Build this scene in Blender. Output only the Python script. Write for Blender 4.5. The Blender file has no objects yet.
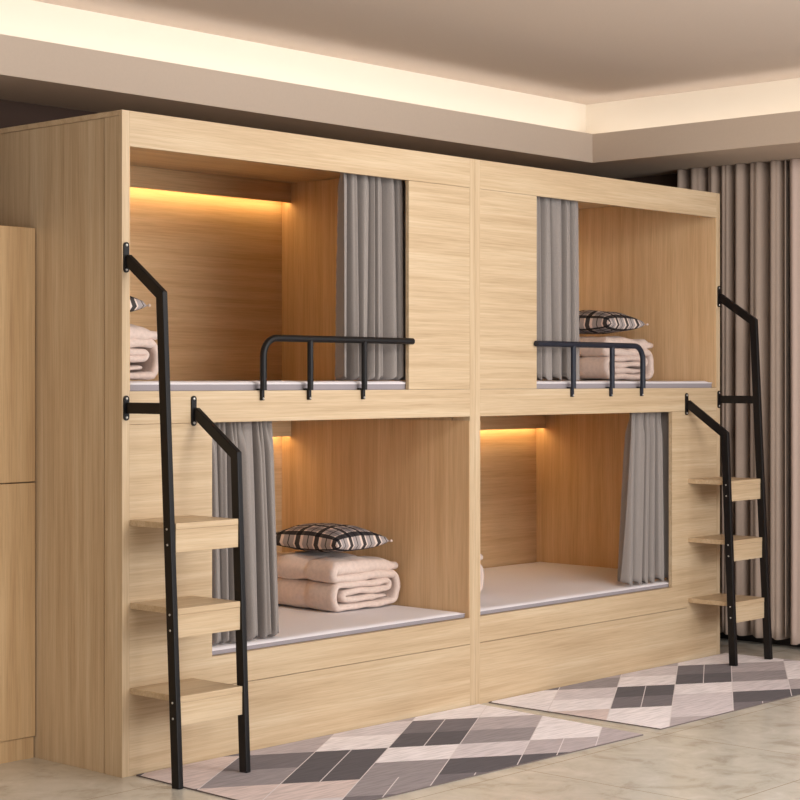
import bpy, bmesh, math, random
from mathutils import Vector, noise
random.seed(7)
S = bpy.context.scene
COL = S.collection

# ------------------------------------------------------------------ colours / materials
def lin(r, g, b):
    def f(c):
        c /= 255.0
        return c/12.92 if c <= .04045 else ((c+.055)/1.055)**2.4
    return (f(r), f(g), f(b), 1)

def newmat(name, rough=.5, metal=0.0, spec=.5):
    m = bpy.data.materials.new(name); m.use_nodes = True
    nt = m.node_tree; b = nt.nodes['Principled BSDF']
    b.inputs['Roughness'].default_value = rough
    b.inputs['Metallic'].default_value = metal
    b.inputs['Specular IOR Level'].default_value = spec
    return m, nt, b

def N(nt, t, **kw):
    n = nt.nodes.new(t)
    for k, v in kw.items():
        setattr(n, k, v)
    return n

def ramp(nt, stops):
    r = nt.nodes.new('ShaderNodeValToRGB')
    e = r.color_ramp.elements
    e[0].position, e[0].color = stops[0]
    e[1].position, e[1].color = stops[-1]
    for p, c in stops[1:-1]:
        x = e.new(p); x.color = c
    return r

def wood(name, axis, dark, mid, light, rough=.42):
    """oak veneer, grain running along axis"""
    m, nt, b = newmat(name, rough, 0, .35)
    L = nt.links
    tc = N(nt, 'ShaderNodeTexCoord')
    def noise_tex(along, across, detail, dist=0.0):
        mp = N(nt, 'ShaderNodeMapping')
        sc = [across]*3; sc['XYZ'.index(axis)] = along
        mp.inputs['Scale'].default_value = sc
        L.new(tc.outputs['Object'], mp.inputs['Vector'])
        nz = N(nt, 'ShaderNodeTexNoise')
        nz.inputs['Scale'].default_value = 1
        nz.inputs['Detail'].default_value = detail
        nz.inputs['Distortion'].default_value = dist
        L.new(mp.outputs['Vector'], nz.inputs['Vector'])
        return nz
    n1 = noise_tex(.9, 24, 4, .25)
    n2 = noise_tex(2.2, 120, 4)
    n3 = noise_tex(7.0, 300, 3)
    mx = N(nt, 'ShaderNodeMath', operation='MULTIPLY_ADD'); mx.inputs[1].default_value = .62
    m2 = N(nt, 'ShaderNodeMath', operation='MULTIPLY'); m2.inputs[1].default_value = .38
    L.new(n2.outputs['Fac'], m2.inputs[0])
    L.new(n1.outputs['Fac'], mx.inputs[0]); L.new(m2.outputs[0], mx.inputs[2])
    r = ramp(nt, [(.34, dark), (.50, mid), (.64, light)])
    L.new(mx.outputs[0], r.inputs['Fac'])
    r3 = ramp(nt, [(.32, (.84, .82, .80, 1)), (.55, (1, 1, 1, 1))])
    L.new(n3.outputs['Fac'], r3.inputs['Fac'])
    mul = N(nt, 'ShaderNodeMix', data_type='RGBA', blend_type='MULTIPLY')
    mul.inputs[0].default_value = .75
    L.new(r.outputs['Color'], mul.inputs[6]); L.new(r3.outputs['Color'], mul.inputs[7])
    L.new(mul.outputs[2], b.inputs['Base Color'])
    bp = N(nt, 'ShaderNodeBump'); bp.inputs['Strength'].default_value = .08; bp.inputs['Distance'].default_value = .002
    L.new(n2.outputs['Fac'], bp.inputs['Height']); L.new(bp.outputs['Normal'], b.inputs['Normal'])
    return m

OD, OM, OL = lin(187, 160, 126), lin(202, 177, 143), lin(212, 190, 158)
WX = wood('oak_grain_along_x', 'X', OD, OM, OL)
WZ = wood('oak_grain_along_z', 'Z', OD, OM, OL)
WY = wood('oak_grain_along_y', 'Y', OD, OM, OL)
WE = wood('oak_pale_edge_band', 'Z', lin(208, 184, 147), lin(216, 193, 156), lin(223, 202, 167))
CD, CM, CL = lin(190, 154, 112), lin(202, 168, 124), lin(211, 179, 136)
WI = wood('oak_glow_tinted_interior_along_z', 'Z', lin(202, 165, 124), lin(214, 180, 138), lin(222, 190, 149))  # bunk oak lightened and warmed, light inside the bunks put into the colour
WIX = wood('oak_glow_tinted_interior_along_x', 'X', lin(202, 165, 124), lin(214, 180, 138), lin(222, 190, 149))  # same interior light painted into the oak, grain along x
GRV = 0
WC = wood('oak_wardrobe_veneer', 'Z', CD, CM, CL)

def simple(name, col, rough=.6, metal=0, spec=.5, bump=0, bscale=200, sheen=0, var=0):
    m, nt, b = newmat(name, rough, metal, spec)
    L = nt.links
    tc = N(nt, 'ShaderNodeTexCoord')
    nz = N(nt, 'ShaderNodeTexNoise'); nz.inputs['Scale'].default_value = bscale; nz.inputs['Detail'].default_value = 3
    L.new(tc.outputs['Object'], nz.inputs['Vector'])
    a = tuple(c*(1-var) for c in col[:3])+(1,); c2 = tuple(min(1, c*(1+var)) for c in col[:3])+(1,)
    r = ramp(nt, [(.35, a), (.65, c2)])
    L.new(nz.outputs['Fac'], r.inputs['Fac']); L.new(r.outputs['Color'], b.inputs['Base Color'])
    if bump:
        bp = N(nt, 'ShaderNodeBump'); bp.inputs['Strength'].default_value = bump; bp.inputs['Distance'].default_value = .003
        L.new(nz.outputs['Fac'], bp.inputs['Height']); L.new(bp.outputs['Normal'], b.inputs['Normal'])
    if sheen:
        b.inputs['Sheen Weight'].default_value = sheen
    return m

BLACK = simple('black_powder_coated_steel', lin(17, 14, 15), .45, 0, .3, .05, 400)
NAVY = simple('navy_black_powder_coated_steel', lin(32, 36, 48), .45, 0, .35, .05, 400)
SCREW = simple('bright_screw_steel', lin(200, 198, 194), .3, .9)
CURT = simple('grey_linen_curtain', lin(143, 135, 130), .9, 0, .15, .25, 420, .2, .10)
DRAPE = simple('taupe_drape', lin(170, 151, 137), .85, 0, .2, .1, 300, .1, .05)
DRAPE2 = simple('pale_taupe_drape', lin(206, 184, 172), .85, 0, .2, .1, 300, .1, .04)
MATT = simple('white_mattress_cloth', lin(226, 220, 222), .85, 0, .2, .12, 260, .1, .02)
MATTS = simple('shaded_grey_mattress_side', lin(152, 145, 149), .85, 0, .2, .1, 260, .1, .02)  # grey side cloth, darkened a bit more for shade at the sheltered edge
QUILT = simple('blush_beige_quilt', lin(222, 202, 191), .9, 0, .1, .5, 60, .2, .05)
WALLL = simple('taupe_wall_paint', lin(196, 182, 166), .9)
WALLM = simple('shade_darkened_wall_paint', lin(74, 58, 50), .9, 0, .2, .02, 80, 0, .01)  # unlit gap under the soffit put into the wall colour
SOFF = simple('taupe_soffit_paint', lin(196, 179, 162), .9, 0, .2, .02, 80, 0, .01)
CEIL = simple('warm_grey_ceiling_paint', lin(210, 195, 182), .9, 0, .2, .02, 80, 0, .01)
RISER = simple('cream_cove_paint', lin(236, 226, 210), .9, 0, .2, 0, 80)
BASEB = simple('black_baseboard', lin(24, 20, 20), .4)
SEAM = simple('dark_joint', lin(96, 70, 44), .8)

def emis(name, col, st):
    m = bpy.data.materials.new(name); m.use_nodes = True
    nt = m.node_tree; nt.nodes.clear()
    o = N(nt, 'ShaderNodeOutputMaterial'); e = N(nt, 'ShaderNodeEmission')
    e.inputs['Color'].default_value = col; e.inputs['Strength'].default_value = st
    nt.links.new(e.outputs[0], o.inputs[0]); return m
LEDW = emis('amber_led', (1, .66, .28, 1), 20)
LEDC = emis('cove_led', (1, .955, .90, 1), 4.8)
LAMPM = emis('ceiling_panel_light', (1, .93, .84, 1), 3)

def plaid():
    m, nt, b = newmat('black_and_cream_plaid', .85, 0, .2)
    L = nt.links
    uv = N(nt, 'ShaderNodeUVMap'); uv.uv_map = 'UVMap'
    sp = N(nt, 'ShaderNodeSeparateXYZ'); L.new(uv.outputs[0], sp.inputs[0])
    def band(o, n, lo, hi, ph=0.0):
        a = N(nt, 'ShaderNodeMath', operation='MULTIPLY_ADD'); a.inputs[1].default_value = n; a.inputs[2].default_value = ph
        L.new(o, a.inputs[0])
        f = N(nt, 'ShaderNodeMath', operation='FRACT'); L.new(a.outputs[0], f.inputs[0])
        g = N(nt, 'ShaderNodeMath', operation='GREATER_THAN'); g.inputs[1].default_value = lo; L.new(f.outputs[0], g.inputs[0])
        h = N(nt, 'ShaderNodeMath', operation='LESS_THAN'); h.inputs[1].default_value = hi; L.new(f.outputs[0], h.inputs[0])
        p = N(nt, 'ShaderNodeMath', operation='MULTIPLY'); L.new(g.outputs[0], p.inputs[0]); L.new(h.outputs[0], p.inputs[1])
        return p.outputs[0]
    def mixc(fac, a, bcol, k):
        x = N(nt, 'ShaderNodeMix', data_type='RGBA')
        if k != 1:
            s = N(nt, 'ShaderNodeMath', operation='MULTIPLY'); s.inputs[1].default_value = k; L.new(fac, s.inputs[0]); fac = s.outputs[0]
        L.new(fac, x.inputs[0])
        if hasattr(a, 'links'): L.new(a, x.inputs[6])
        else: x.inputs[6].default_value = a
        x.inputs[7].default_value = bcol
        return x.outputs[2]
    c = lin(232, 214, 203)
    for ax in ('X', 'Y'):
        c = mixc(band(sp.outputs[ax], 4, .46, .99), c, lin(112, 112, 120), .62)
    for ax in ('X', 'Y'):
        c = mixc(band(sp.outputs[ax], 4, .14, .38), c, lin(22, 22, 30), .93)
        c = mixc(band(sp.outputs[ax], 4, .70, .76), c, lin(40, 40, 46), .8)
    L.new(c, b.inputs['Base Color'])
    return m
PLAID = plaid()

def floor_mat():
    m, nt, b = newmat('beige_marble_tile', .22, 0, .5)
    L = nt.links
    tc = N(nt, 'ShaderNodeTexCoord'); sp = N(nt, 'ShaderNodeSeparateXYZ'); L.new(tc.outputs['Object'], sp.inputs[0])
    def line(o, off, pitch, w):
        a = N(nt, 'ShaderNodeMath', operation='MULTIPLY_ADD'); a.inputs[1].default_value = 1/pitch; a.inputs[2].default_value = -off/pitch+50
        L.new(o, a.inputs[0])
        f = N(nt, 'ShaderNodeMath', operation='FRACT'); L.new(a.outputs[0], f.inputs[0])
        g = N(nt, 'ShaderNodeMath', operation='LESS_THAN'); g.inputs[1].default_value = w/pitch; L.new(f.outputs[0], g.inputs[0])
        return g.outputs[0]
    mx = N(nt, 'ShaderNodeMath', operation='MAXIMUM')
    L.new(line(sp.outputs['X'], 1.08, .9, .004), mx.inputs[0]); L.new(line(sp.outputs['Y'], -.178, .82, .004), mx.inputs[1])
    n1 = N(nt, 'ShaderNodeTexNoise'); n1.inputs['Scale'].default_value = 6.5; n1.inputs['Detail'].default_value = 9; n1.inputs['Distortion'].default_value = .5; n1.inputs['Roughness'].default_value = .65
    L.new(tc.outputs['Object'], n1.inputs['Vector'])
    r = ramp(nt, [(.34, lin(184, 177, 163)), (.46, lin(203, 198, 186)), (.58, lin(211, 206, 195)), (.70, lin(221, 217, 208))])
    L.new(n1.outputs['Fac'], r.inputs['Fac'])
    x = N(nt, 'ShaderNodeMix', data_type='RGBA'); L.new(mx.outputs[0], x.inputs[0]); L.new(r.outputs['Color'], x.inputs[6]); x.inputs[7].default_value = lin(158, 145, 124)
    L.new(x.outputs[2], b.inputs['Base Color'])
    return m
FLOOR = floor_mat()

# ------------------------------------------------------------------ helpers
def obj(name, bm, mats, parent=None, smooth=False, bev=0, seg=2):
    me = bpy.data.meshes.new(name)
    bmesh.ops.recalc_face_normals(bm, faces=bm.faces[:])
    if smooth:
        for f in bm.faces: f.smooth = True
    bm.to_mesh(me); bm.free()
    if not isinstance(mats, (list, tuple)): mats = [mats]
    for m in mats: me.materials.append(m)
    o = bpy.data.objects.new(name, me); COL.objects.link(o)
    if parent is not None: o.parent = parent
    if bev:
        md = o.modifiers.new('bevel', 'BEVEL'); md.width = bev; md.segments = seg; md.limit_method = 'ANGLE'
    return o

def thing(name, label, cat, loc=(0, 0, 0), group=None):
    o = bpy.data.objects.new(name, None); COL.objects.link(o)
    o.location = loc; o.empty_display_size = .1
    return tag(o, label, cat, group)

def tag(o, label, cat, group=None):
    o['label'] = label; o['category'] = cat
    if group: o['group'] = group
    return o

def struct(name, bm, m):
    o = obj(name, bm, m); o['kind'] = 'structure'; return o

def bx(bm, x0, x1, y0, y1, z0, z1):
    vs = [bm.verts.new(p) for p in ((x0,y0,z0),(x1,y0,z0),(x1,y1,z0),(x0,y1,z0),(x0,y0,z1),(x1,y0,z1),(x1,y1,z1),(x0,y1,z1))]
    for f in ((0,3,2,1),(4,5,6,7),(0,1,5,4),(1,2,6,5),(2,3,7,6),(3,0,4,7)):
        bm.faces.new([vs[i] for i in f])
    return bm
def box(*a): return bx(bmesh.new(), *a)

def tube(bm, pts, r, seg=10):
    pts = [Vector(p) for p in pts]; n = len(pts); rings = []
    t0 = (pts[1]-pts[0]).normalized()
    up = Vector((0, 1, 0)) if abs(t0.y) < .9 else Vector((0, 0, 1))
    for i, p in enumerate(pts):
        t = (pts[min(i+1, n-1)]-pts[max(i-1, 0)]).normalized()
        a = t.cross(up).normalized(); b = t.cross(a).normalized()
        rings.append([bm.verts.new(p + a*r*math.cos(2*math.pi*k/seg) + b*r*math.sin(2*math.pi*k/seg)) for k in range(seg)])
    for i in range(n-1):
        for k in range(seg):
            bm.faces.new((rings[i][k], rings[i][(k+1) % seg], rings[i+1][(k+1) % seg], rings[i+1][k]))
    bm.faces.new(rings[0][::-1]); bm.faces.new(rings[-1])
    return bm

def prism_x(bm, poly, x0, x1):
    """polygon in (y,z) extruded along x"""
    a = [bm.verts.new((x0, y, z)) for y, z in poly]; b = [bm.verts.new((x1, y, z)) for y, z in poly]
    n = len(poly)
    bm.faces.new(a[::-1]); bm.faces.new(b)
    for i in range(n):
        bm.faces.new((a[i], a[(i+1) % n], b[(i+1) % n], b[i]))
    return bm

def ribbon(pts, w):
    """mitred outline of a polyline of width w"""
    P = [Vector(p) for p in pts]; n = len(P); L = []; R = []
    for i in range(n):
        d0 = (P[i]-P[i-1]).normalized() if i else (P[1]-P[0]).normalized()
        d1 = (P[i+1]-P[i]).normalized() if i < n-1 else d0
        n0 = Vector((-d0.y, d0.x)); n1 = Vector((-d1.y, d1.x)); m = (n0+n1).normalized()
        k = w/2/max(.3, m.dot(n0))
        L.append(P[i]+m*k); R.append(P[i]-m*k)
    return [tuple(v) for v in L]+[tuple(v) for v in R[::-1]]

# ------------------------------------------------------------------ the room
H = 2.4; LX = 3.965; CX = 1.976
SB, LIPT, CZ = 2.6, 2.755, 2.95          # soffit underside, lip top, ceiling
LY, LXX = .69, 3.79                       # cove lip lines
WX0, WX1, WY0, WY1 = -7.0, 4.52, -8.0, 1.205
struct('floor', box(WX0, WX1+.1, WY0, WY1+.1, -.1, 0), FLOOR)
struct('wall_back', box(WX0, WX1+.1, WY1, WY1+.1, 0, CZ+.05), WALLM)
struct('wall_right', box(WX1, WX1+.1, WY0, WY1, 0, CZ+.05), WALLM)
struct('wall_left', box(WX0-.1, WX0, WY0, WY1+.1, 0, CZ+.05), WALLL)
struct('baseboard_right', box(WX1-.045, WX1, WY0, WY1, 0, .085), BASEB)
struct('ceiling', box(WX0, WX1+.1, WY0, WY1+.1, CZ, CZ+.05), CEIL)
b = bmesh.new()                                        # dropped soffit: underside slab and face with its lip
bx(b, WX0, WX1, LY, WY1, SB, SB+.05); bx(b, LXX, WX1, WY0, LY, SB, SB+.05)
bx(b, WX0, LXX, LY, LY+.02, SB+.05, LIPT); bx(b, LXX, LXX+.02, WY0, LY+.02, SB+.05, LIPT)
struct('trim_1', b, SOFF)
RS = .17
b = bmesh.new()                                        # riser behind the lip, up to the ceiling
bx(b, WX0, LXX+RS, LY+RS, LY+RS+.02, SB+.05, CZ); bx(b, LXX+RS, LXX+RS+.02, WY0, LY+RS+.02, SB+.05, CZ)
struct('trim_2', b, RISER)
b = bmesh.new()
bx(b, WX0, LXX+.05, LY+.04, LY+.075, LIPT-.06, LIPT-.05); bx(b, LXX+.04, LXX+.075, WY0, LY+.05, LIPT-.06, LIPT-.05)
struct('trim_3', b, LEDC)

# ------------------------------------------------------------------ rugs
PA, PB = Vector((.475, .30)), Vector((.243, -.157))
cols = dict(white=lin(240, 233, 236), pale=lin(216, 207, 211), light=lin(184, 173, 176), mid=lin(150, 141, 144), dark=lin(112, 104, 109), black=lin(82, 75, 80), pink=lin(216, 198, 194))
def rugmat(n, c):
    m, nt, b = newmat('rug_pile_'+n, .95, 0, .1); L = nt.links
    tc = N(nt, 'ShaderNodeTexCoord'); mp = N(nt, 'ShaderNodeMapping')
    mp.inputs['Rotation'].default_value = (0, 0, .57); mp.inputs['Scale'].default_value = (7, 60, 1)
    nz = N(nt, 'ShaderNodeTexNoise'); nz.inputs['Scale'].default_value = 1.2; nz.inputs['Detail'].default_value = 5
    L.new(tc.outputs['Object'], mp.inputs[0]); L.new(mp.outputs[0], nz.inputs['Vector'])
    r = ramp(nt, [(.3, tuple(v*.82 for v in c[:3])+(1,)), (.62, tuple(min(1, v*1.12) for v in c[:3])+(1,))])
    L.new(nz.outputs['Fac'], r.inputs[0]); L.new(r.outputs['Color'], b.inputs['Base Color'])
    b.inputs['Sheen Weight'].default_value = .1
    return m
RN = list(cols); RM = [rugmat(k, cols[k]) for k in RN] + [simple('rug_line', lin(226, 218, 220), .95), simple('rug_dark_binding', lin(112, 100, 96), .9)]
# (near half, far half, midline?) for tile (i along a, j along b)
TT = {(-1,0):('black','black',1),(-1,-1):('mid','dark',0),(-1,-2):('pink','pink',0),(0,-1):('light','light',0),(0,-2):('dark','mid',0),
      (0,0):('white','pale',0),(-1,1):('mid','white',0),(-2,0):('pale','pink',0),(-2,-1):('pink','pink',0),(0,1):('black','dark',1),
      (0,2):('mid','light',0),(-1,2):('black','pale',0),(0,3):('white','white',0),(-1,3):('black','light',1),(1,1):('white','white',0),
      (1,2):('white','white',0),(1,0):('light','light',0),(1,3):('light','pale',0),(-2,1):('dark','mid',1),(-2,2):('dark','dark',1),(0,4):('light','pale',0),(-1,4):('pale','light',0),(1,-1):('dark','light',0)}
def clip(poly, quad):
    out = poly
    for i in range(4):
        a, b2 = Vector(quad[i]), Vector(quad[(i+1) % 4]); e = b2-a
        inp, out = out, []
        if not inp: break
        side = lambda p: e.x*(p[1]-a.y)-e.y*(p[0]-a.x)
        for k in range(len(inp)):
            p, q = Vector(inp[k]), Vector(inp[(k+1) % len(inp)]); sp, sq = side(p), side(q)
            if sp >= 0: out.append(p)
            if (sp >= 0) != (sq >= 0): out.append(p+(q-p)*(sp/(sp-sq)))
    return out
def area(p): return abs(sum(p[i][0]*p[(i+1) % len(p)][1]-p[(i+1) % len(p)][0]*p[i][1] for i in range(len(p))))/2
def rug(P0, quad, label, over={}):
    cx, cy = quad[0][0], quad[0][1]
    bm = bmesh.new(); T = .0045
    def face(pts, mi):
        c = clip(pts, quad)
        if len(c) > 2 and area(c) > 1e-6:
            f = bm.faces.new([bm.verts.new((p[0]-cx, p[1]-cy, T)) for p in c]); f.material_index = mi
            if f.normal.z < 0: f.normal_flip()
    W = .015
    for i in range(-5, 6):
        for j in range(-6, 12):
            n, fr, ml = over.get((i, j)) or TT.get((i, j)) or random.Random(i*31+j*7).choice([('white','pale',0),('light','mid',0),('dark','black',1),('mid','mid',0),('pink','white',0)])
            def Q(u, v): return P0+PA*(i+u)+PB*(j+v)
            for u0, u1, c in ((0, .5, n), (.5, 1, fr)):
                vs = [(W, .5-W/2), (.5+W/2, 1)] if ml else [(W, 1)]
                for v0, v1 in vs:
                    face([Q(u0, v0), Q(u1, v0), Q(u1, v1), Q(u0, v1)][::1], RN.index(c))
                face([Q(u0, 0), Q(u1, 0), Q(u1, W), Q(u0, W)], len(RN))
                if ml: face([Q(u0, .5-W/2), Q(u1, .5-W/2), Q(u1, .5+W/2), Q(u0, .5+W/2)], len(RN))
    top = [bm.verts.new((q[0]-cx, q[1]-cy, T-.0003)) for q in quad]
    bot = [bm.verts.new((q[0]-cx, q[1]-cy, 0)) for q in quad]
    for k in range(4):
        f = bm.faces.new((top[k], bot[k], bot[(k+1) % 4], top[(k+1) % 4])); f.material_index = len(RN)+1
    f = bm.faces.new(bot); f.material_index = len(RN)+1
    me = bpy.data.meshes.new('area_rug'); bm.to_mesh(me); bm.free()
    for m in RM: me.materials.append(m)
    o = bpy.data.objects.new('area_rug', me); COL.objects.link(o); o.location = (cx, cy, .0005)
    return tag(o, label, 'rug')
rug(Vector((.773, -.205)), [(.02, -.905), (1.905, -.94), (1.985, -.012), (.055, -.012)], 'grey and white diamond patterned rug in the foreground before the left bunks')
rug(Vector((2.752, -.208)), [(2.05, -.925), (4.05, -.93), (4.0, -.012), (2.055, -.012)], 'grey and white diamond patterned rug under the right-hand ladder and before the right bunks', {(-1, 1): ('pale','white',0), (-1, -1): ('white','pale',0), (-1,0): ('dark','black',1), (-2,1): ('light','pale',0), (-2,0): ('white','white',0), (0,-1): ('mid','light',0), (-1,-2): ('white','white',0)})

# ------------------------------------------------------------------ bunk beds
T = .034
def handrail(root, ox, xc, path, plate_z, plate_x, bars, screws, label):
    """flat black bar in the plane x = xc"""
    w = .040; x0, x1 = xc-.011-ox, xc+.011-ox
    bm = bmesh.new(); prism_x(bm, ribbon(path, w), x0, x1)
    for bz in bars: bx(bm, x0+.002, x1-.002, -(abs(path_y(path, bz))-.01), -.004, bz-.02, bz+.02)
    h = obj('handrail', bm, BLACK, root, bev=.003)
    h['label'] = label
    for z0, z1 in plate_z:
        bm = bmesh.new()
        pts = []
        r = .012; px = plate_x-ox
        for k in range(9): a = math.pi*k/8; pts.append((px+r*math.cos(a), z1-r+r*math.sin(a)))
        for k in range(9): a = math.pi+math.pi*k/8; pts.append((px+r*math.cos(a), z0+r+r*math.sin(a)))
        A = [bm.verts.new((x, -.006, z)) for x, z in pts]; B = [bm.verts.new((x, 0, z)) for x, z in pts]
        bm.faces.new(A); bm.faces.new(B[::-1])
        for i in range(len(pts)): bm.faces.new((A[i], A[(i+1) % len(pts)], B[(i+1) % len(pts)], B[i]))
        obj('mounting_plate', bm, BLACK, h)
        for z in (z0+.011, z1-.011):
            bm = bmesh.new(); bmesh.ops.create_uvsphere(bm, u_segments=10, v_segments=6, radius=.0055)
            bmesh.ops.scale(bm, vec=(1, .6, 1), verts=bm.verts); bmesh.ops.translate(bm, vec=(px, -.0065, z), verts=bm.verts)
            obj('screw', bm, SCREW, h, True)
    for (y, z) in screws:
        bm = bmesh.new(); bmesh.ops.create_uvsphere(bm, u_segments=10, v_segments=6, radius=.0045)
        bmesh.ops.scale(bm, vec=(.5, 1, 1), verts=bm.verts); bmesh.ops.translate(bm, vec=(x0-.0005, y, z), verts=bm.verts)
        obj('screw', bm, SCREW, h, True)
def path_y(path, z):
    for (y0, z0), (y1, z1) in zip(path, path[1:]):
        if z0 <= z <= z1: return y0+(y1-y0)*(z-z0)/(z1-z0)
    return path[0][0]

def guardrail(root, ox, xe, xb, zt, feet, mat, label):
    """xe = end fixed to the panel, xb = bent-down end"""
    s = 1 if xe > xb else -1; Y = -.0145; R = .07; r = .0135
    pts = [(xe-ox, Y, zt)]
    for k in range(9):
        a = math.pi/2*k/8
        pts.append((xb-ox+s*(R-R*math.sin(a)), Y, zt-R+R*math.cos(a)))
    pts.append((xb-ox, Y, 1.389))
    bm = bmesh.new(); tube(bm, pts, r, 12)
    g = obj('guardrail', bm, mat, root, True); g['label'] = label
    md = g.modifiers.new('e', 'EDGE_SPLIT'); md.split_angle = math.radians(40)
    for i, x in enumerate(feet+[xb]):
        x -= ox
        if i < len(feet):
            obj('post', tube(bmesh.new(), [(x, Y, zt), (x, Y, 1.389)], .0125, 12), mat, g, False)
        bm = bmesh.new()
        bx(bm, x-.007, x+.007, -.0145, -.0005, 1.350, 1.392); bx(bm, x-.008, x+.008, -.012, .019, 1.3885, 1.396)
        obj('foot_bracket', bm, mat, g, bev=.002)
        bm = bmesh.new(); bmesh.ops.create_uvsphere(bm, u_segments=10, v_segments=6, radius=.0045)
        bmesh.ops.translate(bm, vec=(x, -.0145, 1.357), verts=bm.verts); obj('screw', bm, SCREW, g, True)

def bunk(x0, x1, left, label):
    ox = x0
    root = thing('bunk_bed', label, 'bunk bed', (x0, 0, 0))
    P = lambda name, m, *bs, **k: obj(name, multi(ox, bs), m, root, **k)
    ix0, ix1 = x0+T, x1-T
    # side panels with the front stile set off by a groove
    for (a, c, outside) in ((x0, ix0, -1), (ix1, x1, 1)):
        inset = .004
        pa, pc = (a+inset, c) if outside < 0 else (a, c-inset)
        P('side_panel', WZ, (pa, pc, .108, 1.2, 0, 2.38), (a+.016, c-.008, .1, .108, 0, 2.38), (a, c, 0, .1, 0, 2.38), (a, c, 0, .0205, 2.38, 2.4), bev=.0008)
    P('top_board', WX, (x0, x1, .021, 1.2, 2.381, 2.4), (ix0, ix1, .02, 1.17, 2.372, 2.381))
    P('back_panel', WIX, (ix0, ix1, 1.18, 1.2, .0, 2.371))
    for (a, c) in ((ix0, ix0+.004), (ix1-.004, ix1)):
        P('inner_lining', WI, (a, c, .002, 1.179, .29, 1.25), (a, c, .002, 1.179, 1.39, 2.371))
    P('fascia', WX, (ix0, ix1, 0, .02, 2.272, 2.4), bev=.001)
    px = (1.542, ix1) if left else (ix0, 2.418)
    P('front_panel', WX, (px[0], px[1], .001, .02, 1.389, 2.271), bev=.001)
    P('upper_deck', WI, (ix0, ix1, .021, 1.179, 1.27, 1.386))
    P('mid_beam', WX, (ix0, ix1, 0, .02, 1.269, 1.388), bev=.001)
    sp = (ix0, .432) if left else (3.52, ix1)
    P('stair_panel', WX, (sp[0], sp[1], 0, .02, .272, 1.2675))
    bp = (.432, ix1) if left else (ix0, 3.52)
    P('base_rail', WX, (bp[0], bp[1], 0, .02, .272, .386))
    q0, q1 = (bp[0], bp[1]) if left else (ix0, 3.655)
    P('base_panel', WX, (q0, q1, 0, .02, 0, .2695), (ix0, q0, 0, .02, 0, .272) if left else (q1, ix1, 0, .02, 0, .272))
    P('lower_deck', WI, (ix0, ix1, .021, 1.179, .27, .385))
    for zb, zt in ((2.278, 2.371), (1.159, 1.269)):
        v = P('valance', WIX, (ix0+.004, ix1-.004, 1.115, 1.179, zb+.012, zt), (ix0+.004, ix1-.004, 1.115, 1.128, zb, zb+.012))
        s = obj('led_strip', multi(ox, [(ix0+.02, ix1-.02, 1.134, 1.146, zb+.004, zb+.010)]), LEDW, v)
    # steps between the two handrails
    s0, s1 = (.037, .334) if left else (3.667, 3.966)
    for z, y in ((.925, -.252), (.626, -.262), (.319, -.274)):
        st = P('step', WX, (s0, s1, y, -.0, z-.022, z), bev=.0015)
        obj('step_apron', multi(ox, [(s0, s1, y+.001, y+.021, z-.103, z-.0225)]), WX, st, bev=.001)
    scr = lambda pth: [(path_y(pth, z+dz), z+dz) for z in (.925, .626, .319) for dz in (-.02, -.075)]
    tall = [(-.278, 0), (-.192, 1.730), (-.004, 1.864)]
    short = [(-.274, 0), (-.226, 1.156), (-.004, 1.310)]
    off = lambda p, dz: [(p[0][0], dz)] + p[1:]
    if left:
        handrail(root, ox, .022, tall, [(1.815, 1.925), (1.283, 1.373)], .017, [1.328], scr(tall), 'tall black steel handrail on the outer side of the steps')
        handrail(root, ox, .346, off(short, .006), [(1.258, 1.370)], .338, [], [], 'short black steel handrail on the inner side of the steps')
        guardrail(root, ox, 1.549, .684, 1.592, [1.252, .940], BLACK, 'black tube guardrail on the edge of the upper bunk')
    else:
        handrail(root, ox, 3.655, off(short, .006), [(1.250, 1.362)], 3.648, [], scr(short), 'short black steel handrail on the inner side of the steps')
        handrail(root, ox, 3.958, off([(-.292, 0), (-.206, 1.728), (-.004, 1.860)], .006), [(1.808, 1.918), (1.283, 1.373)], 3.951, [1.328], [], 'tall black steel handrail on the outer side of the steps')
        guardrail(root, ox, 2.392, 3.243, 1.595, [2.676, 2.986], NAVY, 'dark navy tube guardrail on the edge of the upper bunk')
    return root
def multi(ox, bs):
    bm = bmesh.new()
    for (a, b2, c, d, e, f) in bs: bx(bm, a-ox, b2-ox, c, d, e, f)
    return bm
bunk(0, CX-.0005, True, 'light oak built-in bunk bed on the left, its ladder at the near left corner')
bunk(CX+.0005, LX, False, 'light oak bunk bed on the right, its ladder at the far end by the drapes')

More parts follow.
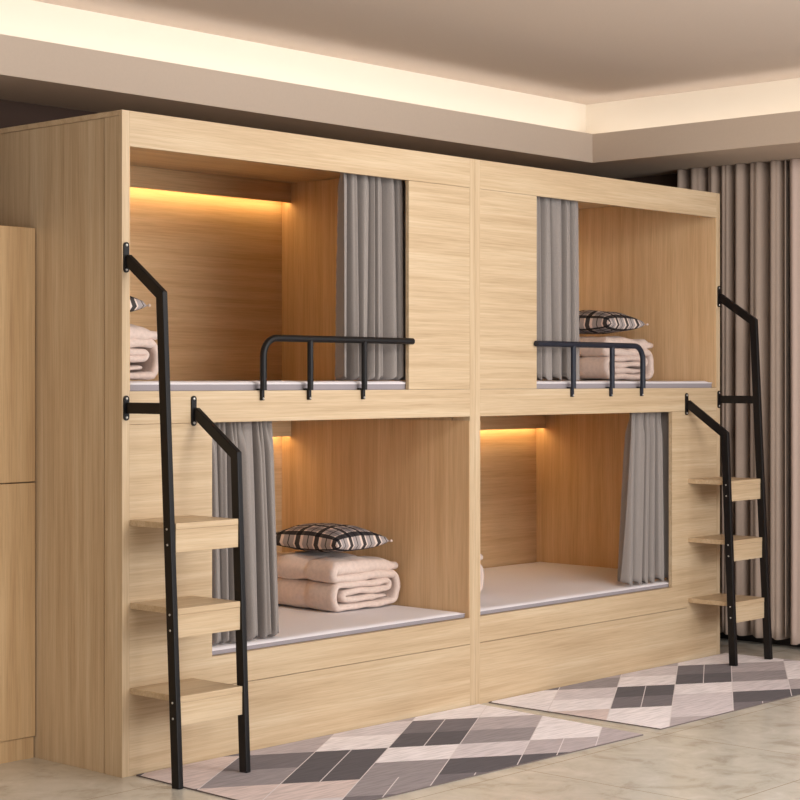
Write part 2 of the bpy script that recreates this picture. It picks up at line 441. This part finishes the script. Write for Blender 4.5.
# ------------------------------------------------------------------ mattresses
def mattress(x0, x1, zb, zt, label):
    o = thing('mattress', label, 'mattress', (x0, 0, zb), 'thin white mattresses in the bunks')
    w = x1-x0
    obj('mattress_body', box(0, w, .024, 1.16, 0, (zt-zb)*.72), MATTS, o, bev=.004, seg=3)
    bm = bmesh.new(); nx, ny = 60, 40; g = {}
    for i in range(nx+1):
        for j in range(ny+1):
            x = w*i/nx; y = .022+1.138*j/ny
            e = min(1, min(x, w-x, y-.022, 1.16-y)/.03)
            z = (zt-zb)-.007*(1-e)**2 + .003*noise.noise(Vector((x*5+x0, y*5, zb)))*e
            g[i, j] = bm.verts.new((x, y, z))
    for i in range(nx):
        for j in range(ny): bm.faces.new((g[i, j], g[i+1, j], g[i+1, j+1], g[i, j+1]))
    ring = [g[i, 0] for i in range(nx+1)]+[g[nx, j] for j in range(1, ny+1)]+[g[i, ny] for i in range(nx-1, -1, -1)]+[g[0, j] for j in range(ny-1, 0, -1)]
    low = [bm.verts.new((v.co.x, v.co.y, (zt-zb)*.66)) for v in ring]
    for k in range(len(ring)): bm.faces.new((ring[k], low[k], low[(k+1) % len(ring)], ring[(k+1) % len(ring)]))
    bm.faces.new(low)
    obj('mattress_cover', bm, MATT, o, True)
    return o
IX = ((T+.006, CX-T-.006), (CX+T+.006, LX-T-.006))
mattress(*IX[0], .386, .412, 'white mattress of the lower left bunk, quilt at its right end')
mattress(*IX[1], .386, .412, 'white mattress of the lower right bunk, almost all bare')
mattress(*IX[0], 1.387, 1.424, 'white mattress edge of the upper left bunk behind the black guardrail')
mattress(*IX[1], 1.387, 1.424, 'white mattress edge of the upper right bunk behind the navy guardrail')

# ------------------------------------------------------------------ folded quilts and plaid pillows
def quilt_path():
    t = .031; L = [.019+t*k for k in range(5)]
    L = [.018, .049, .079, .109, .140, .184]
    p = []
    def ln(x0, z0, x1, z1, n=10):
        for k in range(n): p.append((x0+(x1-x0)*k/n, z0+(z1-z0)*k/n))
    def arc(cx, cz, rx, rz, a0, a1, n=8):
        for k in range(n):
            a = math.radians(a0+(a1-a0)*k/n); p.append((cx+rx*math.cos(a), cz+rz*math.sin(a)))
    h = (L[2]-L[1])/2
    ln(.33, L[1], .09, L[1]); arc(.09, (L[1]+L[2])/2, h, h, 270, 90)
    ln(.09, L[2], .345, L[2]); h = (L[3]-L[2])/2; arc(.345, (L[2]+L[3])/2, h, h, -90, 90)
    ln(.345, L[3], .05, L[3]); arc(.05, (L[3]+L[0])/2, .032, (L[3]-L[0])/2, 90, 270, 12)
    ln(.05, L[0], .385, L[0]); arc(.385, (L[0]+L[4])/2, .028, (L[4]-L[0])/2, -90, 90, 14)
    ln(.385, L[4], .035, L[4]); h = (L[5]-L[4])/2; arc(.035, (L[5]+L[4])/2, h*.8, h, 270, 90, 8)
    ln(.035, L[5], .405, L[5]-.012, 14); p.append((.410, L[5]-.014))
    return p
def quilt(loc, label, seed=0):
    p = quilt_path(); n = len(p); bm = bmesh.new(); M = 44; DY = .58
    rings = []
    for i in range(n):
        a = Vector(p[max(0, i-1)]); c = Vector(p[min(n-1, i+1)]); d = (c-a).normalized(); nn = Vector((-d.y, d.x)); q = Vector(p[i])
        top = i > n-16
        base = .056 if top else (.035 if i > n-34 else .0265)
        if i < 3 or i > n-3: base *= .55
        up, dn = [], []
        for j in range(M+1):
            v = j/M; y = DY*v
            e = min(1, (min(y, DY-y)+.002)/.020); prof = math.sqrt(max(0, 1-(1-e)**2))
            dent = 1-.34*math.exp(-((y-.19)/.016)**2)-.34*math.exp(-((y-.39)/.016)**2)
            if top:
                dent -= .30*max(math.exp(-((q.x-.15)/.018)**2), math.exp(-((q.x-.29)/.018)**2)); dent = max(dent, .45)
            th = base*prof*dent*(1+.28*noise.noise(Vector((q.x*14+seed, y*11, q.y*10))))
            wob = .0075*noise.noise(Vector((q.x*9, y*7, q.y*30+seed)))
            yy = y + .006*noise.noise(Vector((q.x*12, q.y*25, seed+3)))*(1 if j < 4 else 0)
            if top: wob += .016*math.sin(math.pi*v)*math.sin(math.pi*min(1, q.x/.41))
            up.append(bm.verts.new((q.x+nn.x*th/2, yy, q.y+nn.y*th/2+wob))); dn.append(bm.verts.new((q.x-nn.x*th/2, yy, q.y-nn.y*th/2+wob)))
        rings.append(up+dn[::-1])
    K = len(rings[0])
    for v in bm.verts:
        v.co.z = max(v.co.z, .0005)
    for i in range(n-1):
        for k in range(K): bm.faces.new((rings[i][k], rings[i][(k+1) % K], rings[i+1][(k+1) % K], rings[i+1][k]))
    bm.faces.new(rings[0]); bm.faces.new(rings[-1][::-1])
    o = obj('folded_quilt', bm, QUILT, None, True); o.location = loc
    o.scale = (1.03, 1.0, 1.05); return tag(o, label, 'quilt', 'folded quilts on the mattresses')
def pillow(loc, label, ph=.084, a=.172, c=.24, seed=0):
    bm = bmesh.new(); n = 28; uvl = bm.loops.layers.uv.new('UVMap'); G = {}; UV = {}
    for s in (1, -1):
        for i in range(n+1):
            for j in range(n+1):
                u = -1+2*i/n; v = -1+2*j/n
                edge = i in (0, n) or j in (0, n)
                if s < 0 and edge: G[s, i, j] = G[1, i, j]; continue
                x = u*a*(.90+.10*v*v); y = v*c*(.92+.08*u*u)
                k = ((1-u*u)*(1-v*v))
                z = (ph if s > 0 else -ph*.50)*(max(k, 0)**.38)
                z *= 1+.10*noise.noise(Vector((u*2.2+seed, v*2.2, s)))
                z += .010*(abs(u*v))**3
                G[s, i, j] = bm.verts.new((x, y, z))
                UV[G[s, i, j]] = ((u+1)/2, (v+1)/2)
    for s in (1, -1):
        for i in range(n):
            for j in range(n):
                q = [G[s, i, j], G[s, i+1, j], G[s, i+1, j+1], G[s, i, j+1]]
                f = bm.faces.new(q if s > 0 else q[::-1])
                for l in f.loops: l[uvl].uv = UV[l.vert]
    o = thing('pillow', label, 'pillow', loc, 'plaid pillows on the folded quilts')
    obj('pillow_cover', bm, PLAID, o, True)
    for sx in (-1, 1):
        for sy in (-1, 1):
            bm = bmesh.new(); bmesh.ops.create_uvsphere(bm, u_segments=10, v_segments=7, radius=.0065)
            bmesh.ops.translate(bm, vec=(sx*a, sy*c, .008), verts=bm.verts); obj('corner_knot', bm, QUILT, o, True)
    return o
for x, y, z, ql, pl in (
        (1.474, .382, .4145, 'beige quilt folded at the right end of the lower left bunk', 'black and white plaid pillow on the quilt in the lower left bunk'),
        (3.435, .345, 1.4265, 'beige quilt folded at the right end of the upper right bunk', 'black and white plaid pillow on the quilt in the upper right bunk'),
        (.085, .400, 1.4265, 'beige quilt folded in the upper left bunk, half hidden behind the tall handrail', 'black and white plaid pillow in the upper left bunk, only its tip showing'),
        (2.018, .340, .4145, 'sliver of beige quilt in the lower right bunk behind the centre post', 'pillow tip peeping from behind the centre post in the lower right bunk')):
    quilt((x, y, z), ql, x)
    pillow((x+.212, y+.25, z+.288 if z > 1 else z+.284), pl, seed=x)

# ------------------------------------------------------------------ curtains
def curtain(name, xt, xb, yc, zt, zb, folds, amp, label, mat, cat='curtain', seed=1, axis='x', group=None, hem=.022, nu=420, th=.003, pleat=True):
    bm = bmesh.new(); nz = 36; G = []
    rnd = random.Random(seed); ph = [rnd.uniform(0, 6.28) for _ in range(6)]
    for j in range(nz+1):
        t = j/nz; row = []
        for i in range(nu+1):
            u = i/nu
            w = u + .030*math.sin(2*math.pi*u*1.7+ph[0]+t*.9)+.018*math.sin(2*math.pi*u*3.1+ph[1]-t*1.3)
            flow = t**.7
            k = min(1, t/.14) if pleat else 1; k = k*k*(3-2*k)
            if not pleat: flow = .8; w = u + .022*math.sin(2*math.pi*u*1.7+ph[0])+.002*math.sin(3*t+ph[1])
            def fold(n, wd):
                q = (n*w+ph[2]/6.28) % 1.0; c = int(n*w+ph[2]/6.28)
                dd = .65+.7*random.Random(c*13+seed).random()
                e = min(q, 1-q)
                return 1.9*dd*math.exp(-(e/wd)**2)-.9*(1-(2*q-1)**2)
            f = fold(folds*2, .2)*.35*(1-k)+fold(folds, .15)*(.35+.65*k)
            A = amp*(.55+.45*flow)
            y = yc + A*f + .08*amp*math.sin(2*math.pi*folds*2.6*w+ph[4]+t)
            x = (xt[0]+(xt[1]-xt[0])*u)*(1-t**.8)+(xb[0]+(xb[1]-xb[0])*u)*t**.8
            z = zt+(zb-zt)*t + t*hem*math.sin(2*math.pi*folds*w+ph[5])*.5*max(0, (t-.8)/.2)
            row.append(bm.verts.new((x, y, z) if axis == 'x' else (y, x, z)))
        G.append(row)
    for j in range(nz):
        for i in range(nu): bm.faces.new((G[j][i], G[j][i+1], G[j+1][i+1], G[j+1][i]))
    zlo = zb-.007
    for v in bm.verts: v.co.z = max(v.co.z, zlo)
    base = (xt[0], yc, zb) if axis == 'x' else (yc, xt[0], zb)
    bmesh.ops.translate(bm, vec=[-v for v in base], verts=bm.verts)
    o = obj(name, bm, mat, None, True); o.location = base
    md = o.modifiers.new('cloth_thickness', 'SOLIDIFY'); md.thickness = th
    return tag(o, label, cat, group)
G4 = 'grey privacy curtains of the bunks'
curtain('privacy_curtain', (1.215, 1.600), (1.20, 1.598), .080, 2.368, 1.434, 7, .040, 'grey curtain drawn open beside the front panel in the upper left bunk', CURT, seed=3, group=G4)
curtain('privacy_curtain', (2.450, 2.825), (2.45, 2.815), .080, 2.368, 1.4345, 5, .044, 'grey curtain hanging in the upper right bunk behind the navy guardrail', CURT, seed=5, group=G4)
curtain('privacy_curtain', (.445, .815), (.45, .855), .080, 1.267, .424, 6, .042, 'grey curtain of the lower left bunk, hanging behind the ladder', CURT, seed=11, group=G4, hem=.02)
curtain('privacy_curtain', (3.265, 3.600), (3.195, 3.600), .080, 1.267, .424, 6, .044, 'grey curtain at the right side of the lower right bunk', CURT, seed=8, group=G4)
curtain('window_drape', (.52, -.155), (.52, -.155), 4.40, 2.598, .05, 7, .052, 'long taupe floor-length drape behind the right end of the bunk bed', DRAPE, 'drape', seed=4, axis='y', th=.004, pleat=False)
curtain('window_drape', (-.17, -1.75), (-.17, -1.75), 4.395, 2.598, .035, 14, .046, 'paler drape at the right edge of the picture beyond the ladder', DRAPE2, 'drape', seed=9, axis='y', th=.004, pleat=False, nu=640)

# ------------------------------------------------------------------ wardrobe at the left
w = thing('wardrobe', 'light oak wardrobe standing against the left side of the bunk bed', 'wardrobe', (-.9035, .53, 0))
obj('carcass', box(0, .904, .02, .66, .08, 1.985), WC, w)
obj('plinth', box(0, .903, -.006, .66, 0, .08), WC, w)
obj('top_board', box(0, .904, .0, .66, 1.986, 2.003), WC, w, bev=.001)
for k in range(2):
    x0 = .0+.4525*k
    obj('door', box(x0, x0+.4505, -.018, .018, .084, 1.041), WC, w, bev=.0015)
    obj('door', box(x0, x0+.4505, -.018, .018, 1.046, 2.003), WC, w, bev=.0015)

# ------------------------------------------------------------------ lights
def area_light(name, loc, rot, sx, sy, power, col):
    l = bpy.data.lights.new(name, 'AREA'); l.shape = 'RECTANGLE'; l.size = sx; l.size_y = sy; l.energy = power; l.color = col
    o = bpy.data.objects.new(name, l); COL.objects.link(o); o.location = loc; o.rotation_euler = rot
    return o
R = math.radians
def aim(o, p):
    o.rotation_euler = (Vector(p)-o.location).to_track_quat('-Z', 'Y').to_euler()
a = area_light('ceiling_lamp', (1.2, -2.6, 2.88), (0, 0, 0), 1.4, 1.0, 68, (1, .96, .92)); aim(a, (1.8, -.4, .9))
a = area_light('front_fill_light', (.6, -7.6, 1.6), (0, 0, 0), 5.0, 2.4, 265, (.97, .98, 1)); aim(a, (1.0, 0, 1.2))  # added broad fill from the open front
a = area_light('left_fill_light', (-6.8, -2.6, 1.5), (0, R(-90), 0), 2.0, 3.0, 75, (1, .98, .96))  # added fill to brighten the bed's left side panel, no known window there
a = area_light('side_window_daylight', (4.25, -3.6, 1.5), (0, R(90), 0), 2.2, 2.4, 45, (.93, .96, 1))
wd = bpy.data.worlds.new('World'); S.world = wd; wd.use_nodes = True
bg = wd.node_tree.nodes['Background']; bg.inputs[0].default_value = (.94, .95, 1, 1); bg.inputs[1].default_value = .68

# ------------------------------------------------------------------ camera
f_px = 1815.0; cam = bpy.data.cameras.new('Camera'); co = bpy.data.objects.new('Camera', cam); COL.objects.link(co)
cam.sensor_width = 36; cam.sensor_fit = 'HORIZONTAL'; cam.lens = 36*f_px/800
cam.shift_y = -(400-380)/800.0
co.location = (-4.15478, -5.11793, 1.42887)
fwd = Vector((.740549, .672002, 0)); co.rotation_euler = fwd.to_track_quat('-Z', 'Y').to_euler()
cam.clip_end = 60
S.camera = co
S.view_settings.view_transform = 'Standard'; S.view_settings.look = 'None'; S.view_settings.gamma = 1
S.view_settings.exposure = 0.0
S.view_settings.use_curve_mapping = False
